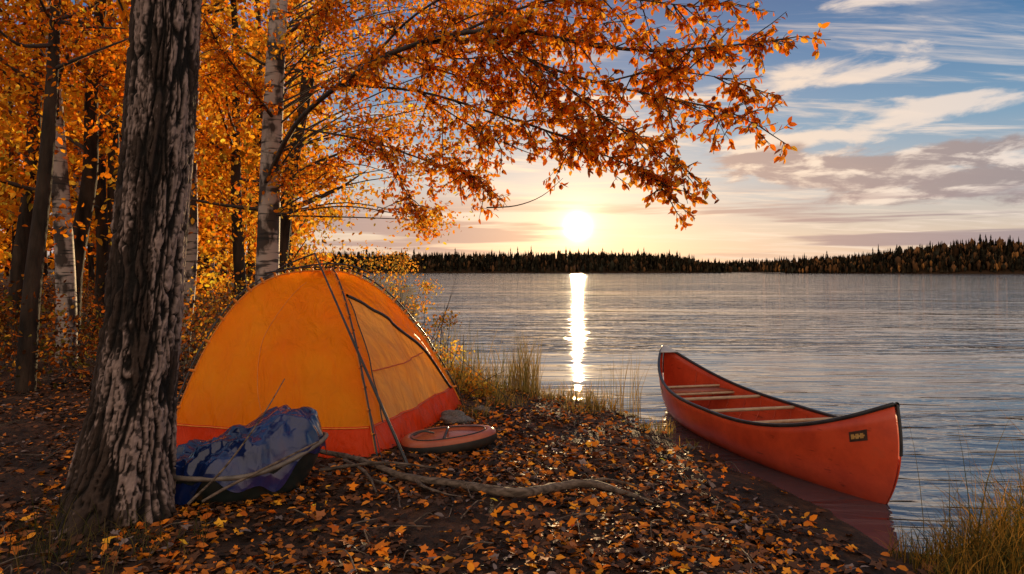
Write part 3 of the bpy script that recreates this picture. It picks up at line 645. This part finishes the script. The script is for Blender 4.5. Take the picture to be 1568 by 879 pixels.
# ------------------------------------------------------------------ tarp covered dinghy
def bundle():
    c=np.array([-1.96,4.92,0.0]); par=empty('tarp_covered_dinghy',c)
    yaw=math.radians(14); ca,sa=math.cos(yaw),math.sin(yaw)
    def rot(p): return np.array([p[0]*ca-p[1]*sa,p[0]*sa+p[1]*ca,p[2]])
    def shell(a,v,k=1.0):
        rx=.54*k; ry=.38*k; pt=1+.10*max(0,math.cos(a))**3
        f=(.50+.50*v**.45); x=rx*pt*f*math.cos(a); y=ry*f*math.sin(a)
        z=-.03+.25*v+.16*max(0,math.cos(a))**2*v
        return np.array([x,y,z])
    na=72; nv=10; V=[];F_=[]
    for i in range(nv+1):
        for j in range(na): V.append(rot(shell(2*math.pi*j/na,i/nv)))
    for i in range(nv):
        for j in range(na): F_.append((i*na+j,i*na+(j+1)%na,(i+1)*na+(j+1)%na,(i+1)*na+j))
    quadmesh('hull',V,F_,simple('dinghy_dark_green',(.010,.016,.016),(.025,.035,.033),6,.35,.1),parent=par,smooth=True)
    T=Tubes(); T.add(np.array([rot(shell(2*math.pi*j/na,1,1.01)) for j in range(na+1)]),.017,8); T.make('rim',simple('rim_tan',(.10,.08,.065),(.18,.14,.11),14,.5,.1),par)
    na=260; nr=110; V=[];F_=[]
    cre=[(rng.uniform(0,math.pi),rng.uniform(-.45,.45),rng.uniform(.04,.13),rng.uniform(.015,.05)) for _ in range(34)]
    for i in range(nr+1):
        rr=i/nr
        for j in range(na):
            a=2*math.pi*j/na; b=shell(a,1,1.0)
            sq=1.04+.02*math.sin(a*7)
            x,y=b[0]*rr*sq,b[1]*rr*sq
            dome=math.sqrt(max(0,1-rr**2.8))
            z=b[2]*min(1,rr)+.17*(1-rr)+dome*(.26+.13*(x/.56)+.03*math.sin(5*x+1))
            if rr>.88: z-= (rr-.88)*(.6+.5*math.sin(a*5+1)+.3*math.sin(a*11)+.5*max(0,-math.cos(a)))
            f4=1-abs(mn.noise(Vector((x*12+y*5,y*11-x*4,4.1))))*3.0
            cr=.008*max(0,f4)-.065
            for (an,o_,wd,am) in cre:
                dd=abs(x*math.cos(an)+y*math.sin(an)-o_+.05*math.sin(6*(x*math.sin(an)-y*math.cos(an))+an*9)); cr+=am*max(0,1-dd/wd)*(.5+.5*math.sin(an*40+5*(y*math.cos(an)-x*math.sin(an))))
            n=np.array([x*.9,y*.9,.40]); n/=np.linalg.norm(n)
            p=np.array([x,y,z])+n*cr*min(1,(1.1-rr)*4)
            V.append(rot(p))
    for i in range(nr):
        for j in range(na): F_.append((i*na+j,i*na+(j+1)%na,(i+1)*na+(j+1)%na,(i+1)*na+j))
    m,nt,out=newmat('blue_tarp'); L=nt.links.new
    tc=N(nt,'ShaderNodeTexCoord'); n1=N(nt,'ShaderNodeTexNoise'); n1.inputs['Scale'].default_value=2.4; n1.inputs['Detail'].default_value=4; L(tc.outputs['Object'],n1.inputs['Vector'])
    r=ramp(nt,[(.38,(.003,.010,.050)),(.56,(.006,.018,.10)),(.68,(.05,.022,.07))],n1.outputs['Fac'])  # purple end of the ramp paints a reflected sheen into the tarp
    p=N(nt,'ShaderNodeBsdfPrincipled'); p.inputs['Roughness'].default_value=.17; p.inputs['Coat Weight'].default_value=.3; p.inputs['Coat Roughness'].default_value=.1; L(r.outputs[0],p.inputs['Base Color'])
    n2=N(nt,'ShaderNodeTexVoronoi'); n2.inputs['Scale'].default_value=11; L(tc.outputs['Object'],n2.inputs['Vector'])
    b=N(nt,'ShaderNodeBump'); b.inputs['Strength'].default_value=.35; b.inputs['Distance'].default_value=.02; L(n2.outputs[0],b.inputs['Height']); L(b.outputs[0],p.inputs['Normal']); L(p.outputs[0],out.inputs[0])
    quadmesh('tarp',V,F_,m,parent=par,smooth=True)
    T=Tubes()
    T.add(np.array([site(436,580,4.65),site(400,640,4.45),site(345,715,4.3),site(288,772,4.2)])-c,[.003,.005,.007,.009],6,5)
    T.add(np.array([site(488,676,4.65),site(430,705,4.45),site(350,745,4.25),site(310,768,4.2)])-c,[.006,.008,.009,.009],6,5)
    T.make('sticks',M_drift,par)
bundle()

# ------------------------------------------------------------------ small raft
def raft():
    c=np.array([-.60,6.15,0.0]); par=empty('inflatable_raft',c); na=72
    prof=[(.80,.0),(.97,.02),(1.03,.06),(1.0,.095),(1.0,.098),(.98,.125),(.90,.145),(.82,.140),(.76,.115),(.70,.108),(.66,.118),(.35,.13),(.0,.135)]
    V=[];F_=[];mi=[]; tw=math.radians(12)
    def pt(r,a,z):
        ca_=math.cos(a); x=.43*r*math.copysign(abs(ca_)**.9,ca_)*(1+.08*ca_); y=.27*r*math.sin(a)*(1-.12*ca_)
        return (x*math.cos(tw)-y*math.sin(tw),x*math.sin(tw)+y*math.cos(tw),z+.03*(x/.4))
    for i,(r,z) in enumerate(prof):
        for j in range(na): V.append(pt(r,2*math.pi*j/na,z))
    for i in range(len(prof)-1):
        for j in range(na): F_.append((i*na+j,i*na+(j+1)%na,(i+1)*na+(j+1)%na,(i+1)*na+j)); mi.append(0 if i<4 else 1)
    quadmesh('shell',V,F_,[simple('raft_black_base',(.012,.012,.012),(.03,.025,.02),8,.4,.1),simple('raft_orange_top',(.30,.06,.025),(.42,.10,.04),6,.35,.15)],parent=par,smooth=True,matidx=mi)
    T=Tubes(); T.add([(0,-.17,.13),(.02,0,.18),(0,.17,.14)],.012,6,5); T.add([(-.28,-.05,.13),(-.2,-.02,.16),(-.1,0,.14)],.008,6,4)
    T.add([pt(.78,a,.143) for a in np.linspace(0,6.28,50)],.006,5)
    T.make('grab_lines',M_pole,par)
raft()

# ------------------------------------------------------------------ driftwood, sticks, stones
def gz(x,y,o=.03): return (x,y,float(height(x,y))+o)
par=empty('driftwood_branch',(0,5,0)); T=Tubes(); off=np.array([0,5,0])
T.add(np.array([gz(-1.65,5.75,.10),gz(-1.2,5.45,.07),gz(-.81,5.16,.055),gz(-.40,4.99,.045),gz(-.1,4.82,.045),gz(.08,4.78,.06),gz(.32,4.95,.06),gz(.58,5.03,.07),gz(.8,4.85,.04),gz(.98,4.72,.02)])-off,[.018,.022,.026,.030,.033,.036,.031,.030,.018,.006],12,6)
T.add(np.array([gz(.45,5.0,.07),gz(.7,5.12,.08),gz(.95,5.05,.03)])-off,[.017,.011,.005],8,5)
T.add(np.array([gz(-.75,5.15,.05),gz(-.6,4.9,.05),gz(-.35,4.75,.02)])-off,[.014,.010,.004],8,5)
T.add(np.array([gz(-1.35,5.5,.07),gz(-1.1,5.15,.07),gz(-.95,4.85,.02)])-off,[.014,.010,.005],8,5)
T.add(np.array([gz(-1.5,5.35,.04),gz(-1.0,5.3,.10),gz(-.6,5.4,.05)])-off,[.011,.010,.005],8,5)
T.add(np.array([gz(-1.55,5.5,.04),gz(-.9,5.0,.04),gz(-.75,4.6,.02)])-off,[.010,.008,.005],8,5)
T.V=[v+.003*rng.standard_normal(v.shape) for v in T.V]
T.make('wood',M_drift,par)
T=Tubes()
for k in range(220):
    x=rng.uniform(-4,1.9); y=rng.uniform(3.3,9); 
    if sdist(np.array(x),np.array(y))<.1: continue
    a=rng.uniform(0,6.28); l=rng.uniform(.08,.4); p0=np.array(gz(x,y,.02)); p2=np.array(gz(x+l*math.cos(a),y+l*math.sin(a),.03)); T.add(np.array([p0,(p0+p2)/2+rng.standard_normal(3)*.02+(0,0,.02),p2]),[.005,.004,.002],5,3)
T.make('fallen_twigs',M_drift)
M_rock=simple('stone',(.07,.06,.055),(.20,.18,.165),9,.8,.6,40)
def rock(x,y,s,name='rock'):
    bpy.ops.mesh.primitive_ico_sphere_add(subdivisions=4,radius=1); o=bpy.context.object; o.name=name; o.location=gz(x,y,s*.1)
    sd=rng.uniform(0,50)
    for v in o.data.vertices:
        n=mn.noise(v.co*1.2+Vector((sd,0,0)))*.5+mn.noise(v.co*3+Vector((0,sd,0)))*.15; v.co=v.co*(1+n)
    o.scale=(s,s*.8,s*.5); o.data.materials.append(M_rock)
    for p in o.data.polygons: p.use_smooth=True
rock(-.60,7.35,.19); rock(-.35,7.9,.10); rock(1.0,8.6,.08); rock(1.7,6.6,.06); rock(.5,9.2,.07)

# ------------------------------------------------------------------ light
az=math.radians(5.5); el=math.radians(3.7)
S=Vector((math.sin(az)*math.cos(el),math.cos(az)*math.cos(el),math.sin(el)))
sl=bpy.data.lights.new('sun','SUN'); sl.energy=5.0; sl.angle=math.radians(.55); sl.color=(1,.68,.34)
so=bpy.data.objects.new('sun',sl); sc.collection.objects.link(so); so.rotation_euler=S.to_track_quat('Z','Y').to_euler(); so.location=(5,20,10)
w=bpy.data.worlds.new('World'); sc.world=w; w.use_nodes=True; nt=w.node_tree; nt.nodes.clear(); L=nt.links.new
out=N(nt,'ShaderNodeOutputWorld'); bg=N(nt,'ShaderNodeBackground'); bg.inputs['Strength'].default_value=1.0; L(bg.outputs[0],out.inputs[0])
sky=N(nt,'ShaderNodeTexSky'); sky.sky_type='NISHITA'; sky.sun_disc=False; sky.sun_elevation=el; sky.sun_rotation=az; sky.dust_density=1.0; sky.ozone_density=2.0
def MT(op,a,b=None,c=None,clamp=False):
    n=nt.nodes.new('ShaderNodeMath'); n.operation=op; n.use_clamp=clamp
    for i,x in enumerate((a,b,c)):
        if x is None: continue
        if isinstance(x,(int,float)): n.inputs[i].default_value=x
        else: L(x,n.inputs[i])
    return n.outputs[0]
def VM(op,a,b):
    n=nt.nodes.new('ShaderNodeVectorMath'); n.operation=op
    for i,x in enumerate((a,b)):
        if i==1 and op=='SCALE': L(x,n.inputs['Scale'])
        elif isinstance(x,(tuple,list)): n.inputs[i].default_value=x
        else: L(x,n.inputs[i])
    return n
def MX(f,a,b,bt='MIX'):
    n=N(nt,'ShaderNodeMix',data_type='RGBA',blend_type=bt)
    for i,x in ((0,f),(6,a),(7,b)):
        if isinstance(x,(int,float)): n.inputs[i].default_value=x
        elif isinstance(x,tuple): n.inputs[i].default_value=(*x,1)
        else: L(x,n.inputs[i])
    return n.outputs[2]
def sm(v,a,b):
    n=N(nt,'ShaderNodeMapRange',interpolation_type='SMOOTHSTEP'); n.inputs['From Min'].default_value=a; n.inputs['From Max'].default_value=b; L(v,n.inputs['Value']); return n.outputs[0]
tc=N(nt,'ShaderNodeTexCoord'); D=tc.outputs['Generated']; sp=N(nt,'ShaderNodeSeparateXYZ'); L(D,sp.inputs[0])
x,y,z=sp.outputs; zc=MT('MAXIMUM',z,0.0)
dot=VM('DOT_PRODUCT',D,tuple(S)).outputs['Value']; dotc=MT('MAXIMUM',dot,0.0)
skc=MX(1.0,sky.outputs[0],(.12,.12,.12),'MULTIPLY')
grad=ramp(nt,[(0,(.74,.52,.40)),(.05,(.70,.57,.47)),(.11,(.50,.52,.54)),(.19,(.20,.36,.52)),(.28,(.075,.22,.43)),(.37,(.035,.13,.32)),(.6,(.10,.20,.36)),(1,(.22,.30,.42))],zc)
base=MX(.89,skc,grad.outputs[0])
inv=MT('DIVIDE',1.0,MT('ADD',zc,.10)); cb=N(nt,'ShaderNodeCombineXYZ'); L(MT('MULTIPLY',x,inv),cb.inputs[0]); L(MT('MULTIPLY',y,inv),cb.inputs[1])
def noi(scale,rot,strx,stry,det,dist,loc=(0,0,0),rough=.6,src=None):
    mp=N(nt,'ShaderNodeMapping'); mp.inputs['Rotation'].default_value=(0,0,rot); mp.inputs['Scale'].default_value=(strx,stry,1); mp.inputs['Location'].default_value=loc
    L(src if src is not None else cb.outputs[0],mp.inputs[0]); n=N(nt,'ShaderNodeTexNoise',noise_dimensions='2D'); n.inputs['Scale'].default_value=scale; n.inputs['Detail'].default_value=det; n.inputs['Roughness'].default_value=rough; n.inputs['Distortion'].default_value=dist
    L(mp.outputs[0],n.inputs['Vector']); return n.outputs['Fac']
warm=MT('POWER',dotc,7.0)
lit=MX(warm,(.76,.71,.70),(1.05,.78,.54)); drk=MX(warm,(.26,.25,.28),(.52,.36,.30))
c1=noi(1.5,.75,.50,2.6,8,.35,(3,1,0),.64); m1=MT('MULTIPLY',sm(c1,.50,.74),.8)
base=MX(m1,base,lit)
c4=noi(1.0,-.30,.7,2.2,7,.3,(9,4,0),.62); base=MX(MT('MULTIPLY',sm(c4,.53,.74),.6),base,lit)
az_=MT('ARCTAN2',x,y); cbb=N(nt,'ShaderNodeCombineXYZ'); L(az_,cbb.inputs[0]); L(z,cbb.inputs[1])
bn=noi(1.0,.10,8.0,30.0,8,.25,(2,5,0),.6,cbb.outputs[0]); bn2=noi(1.0,.16,13.0,46.0,6,.2,(5,1,0),.6,cbb.outputs[0])
def bank(a0,z0,wa,wz):
    da=MT('DIVIDE',MT('SUBTRACT',az_,a0),wa); dz=MT('DIVIDE',MT('SUBTRACT',z,z0),wz)
    r2=MT('ADD',MT('MULTIPLY',da,da),MT('MULTIPLY',dz,dz)); return MT('POWER',2.718,MT('MULTIPLY',r2,-1.0))
def addbank(base,lst,col,op,edge=(.50,.80)):
    s=None
    for q in lst:
        b=bank(*q); s=b if s is None else MT('ADD',s,b)
    m=MT('ADD',s,MT('MULTIPLY',MT('SUBTRACT',bn,.5),2.6))
    return MX(MT('MULTIPLY',MT('MULTIPLY',sm(m,*edge),sm(s,.05,.3)),op),base,col)
base=addbank(base,[(.45,.255,.12,.026),(.60,.200,.16,.018),(.40,.175,.14,.014),(.52,.33,.10,.016)],lit,.85,(.45,1.1))
base=addbank(base,[(.42,.130,.12,.028),(.60,.105,.16,.028),(.33,.150,.08,.014),(.62,.150,.10,.018)],MX(sm(bn2,.44,.66),drk,lit),.94,(.38,.9))
cb2=N(nt,'ShaderNodeCombineXYZ'); L(MT('MULTIPLY',x,2.6),cb2.inputs[0]); L(MT('MULTIPLY',z,46.0),cb2.inputs[1])
nb=N(nt,'ShaderNodeTexNoise',noise_dimensions='2D'); nb.inputs['Scale'].default_value=1.0; nb.inputs['Detail'].default_value=6; nb.inputs['Distortion'].default_value=.2; L(cb2.outputs[0],nb.inputs['Vector'])
bm=MT('MULTIPLY',MT('MULTIPLY',sm(nb.outputs['Fac'],.44,.56),sm(z,.012,.035)),MT('SUBTRACT',1.0,sm(z,.07,.13)))
base=MX(MT('MULTIPLY',bm,.85),base,MX(warm,(.26,.25,.31),(.52,.32,.26)))
# unseen warm brightness added to the sky behind the camera as fill light
back_fill=sm(MT('MULTIPLY',y,-1.0),-.15,.55); bnE=noi(1.2,0,1,1,3,.5)
base=MX(MT('MULTIPLY',back_fill,.92),base,MX(bnE,(.78,.64,.52),(1.28,.98,.74)))
def glow(p,s,col):
    return VM('SCALE',col,MT('MULTIPLY',MT('POWER',dotc,p),s)).outputs[0]
g=base
for p,s,col in ((14.0,.18,(1,.54,.22)),(120.0,.40,(1,.58,.22)),(1500.0,.7,(1,.76,.38)),(14000.0,9.0,(1,.9,.65))):
    g=VM('ADD',g,glow(p,s,col)).outputs[0]
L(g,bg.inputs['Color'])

# ------------------------------------------------------------------ camera
cd=bpy.data.cameras.new('camera'); co=bpy.data.objects.new('camera',cd); sc.collection.objects.link(co); sc.camera=co
co.location=(0,0,CH); co.rotation_euler=(math.pi/2,0,0); cd.lens=24; cd.sensor_width=36; cd.shift_y=-24.5/1568; cd.clip_end=6000; cd.clip_start=.05
sc.view_settings.view_transform='Standard'; sc.view_settings.look='None'; sc.view_settings.exposure=0
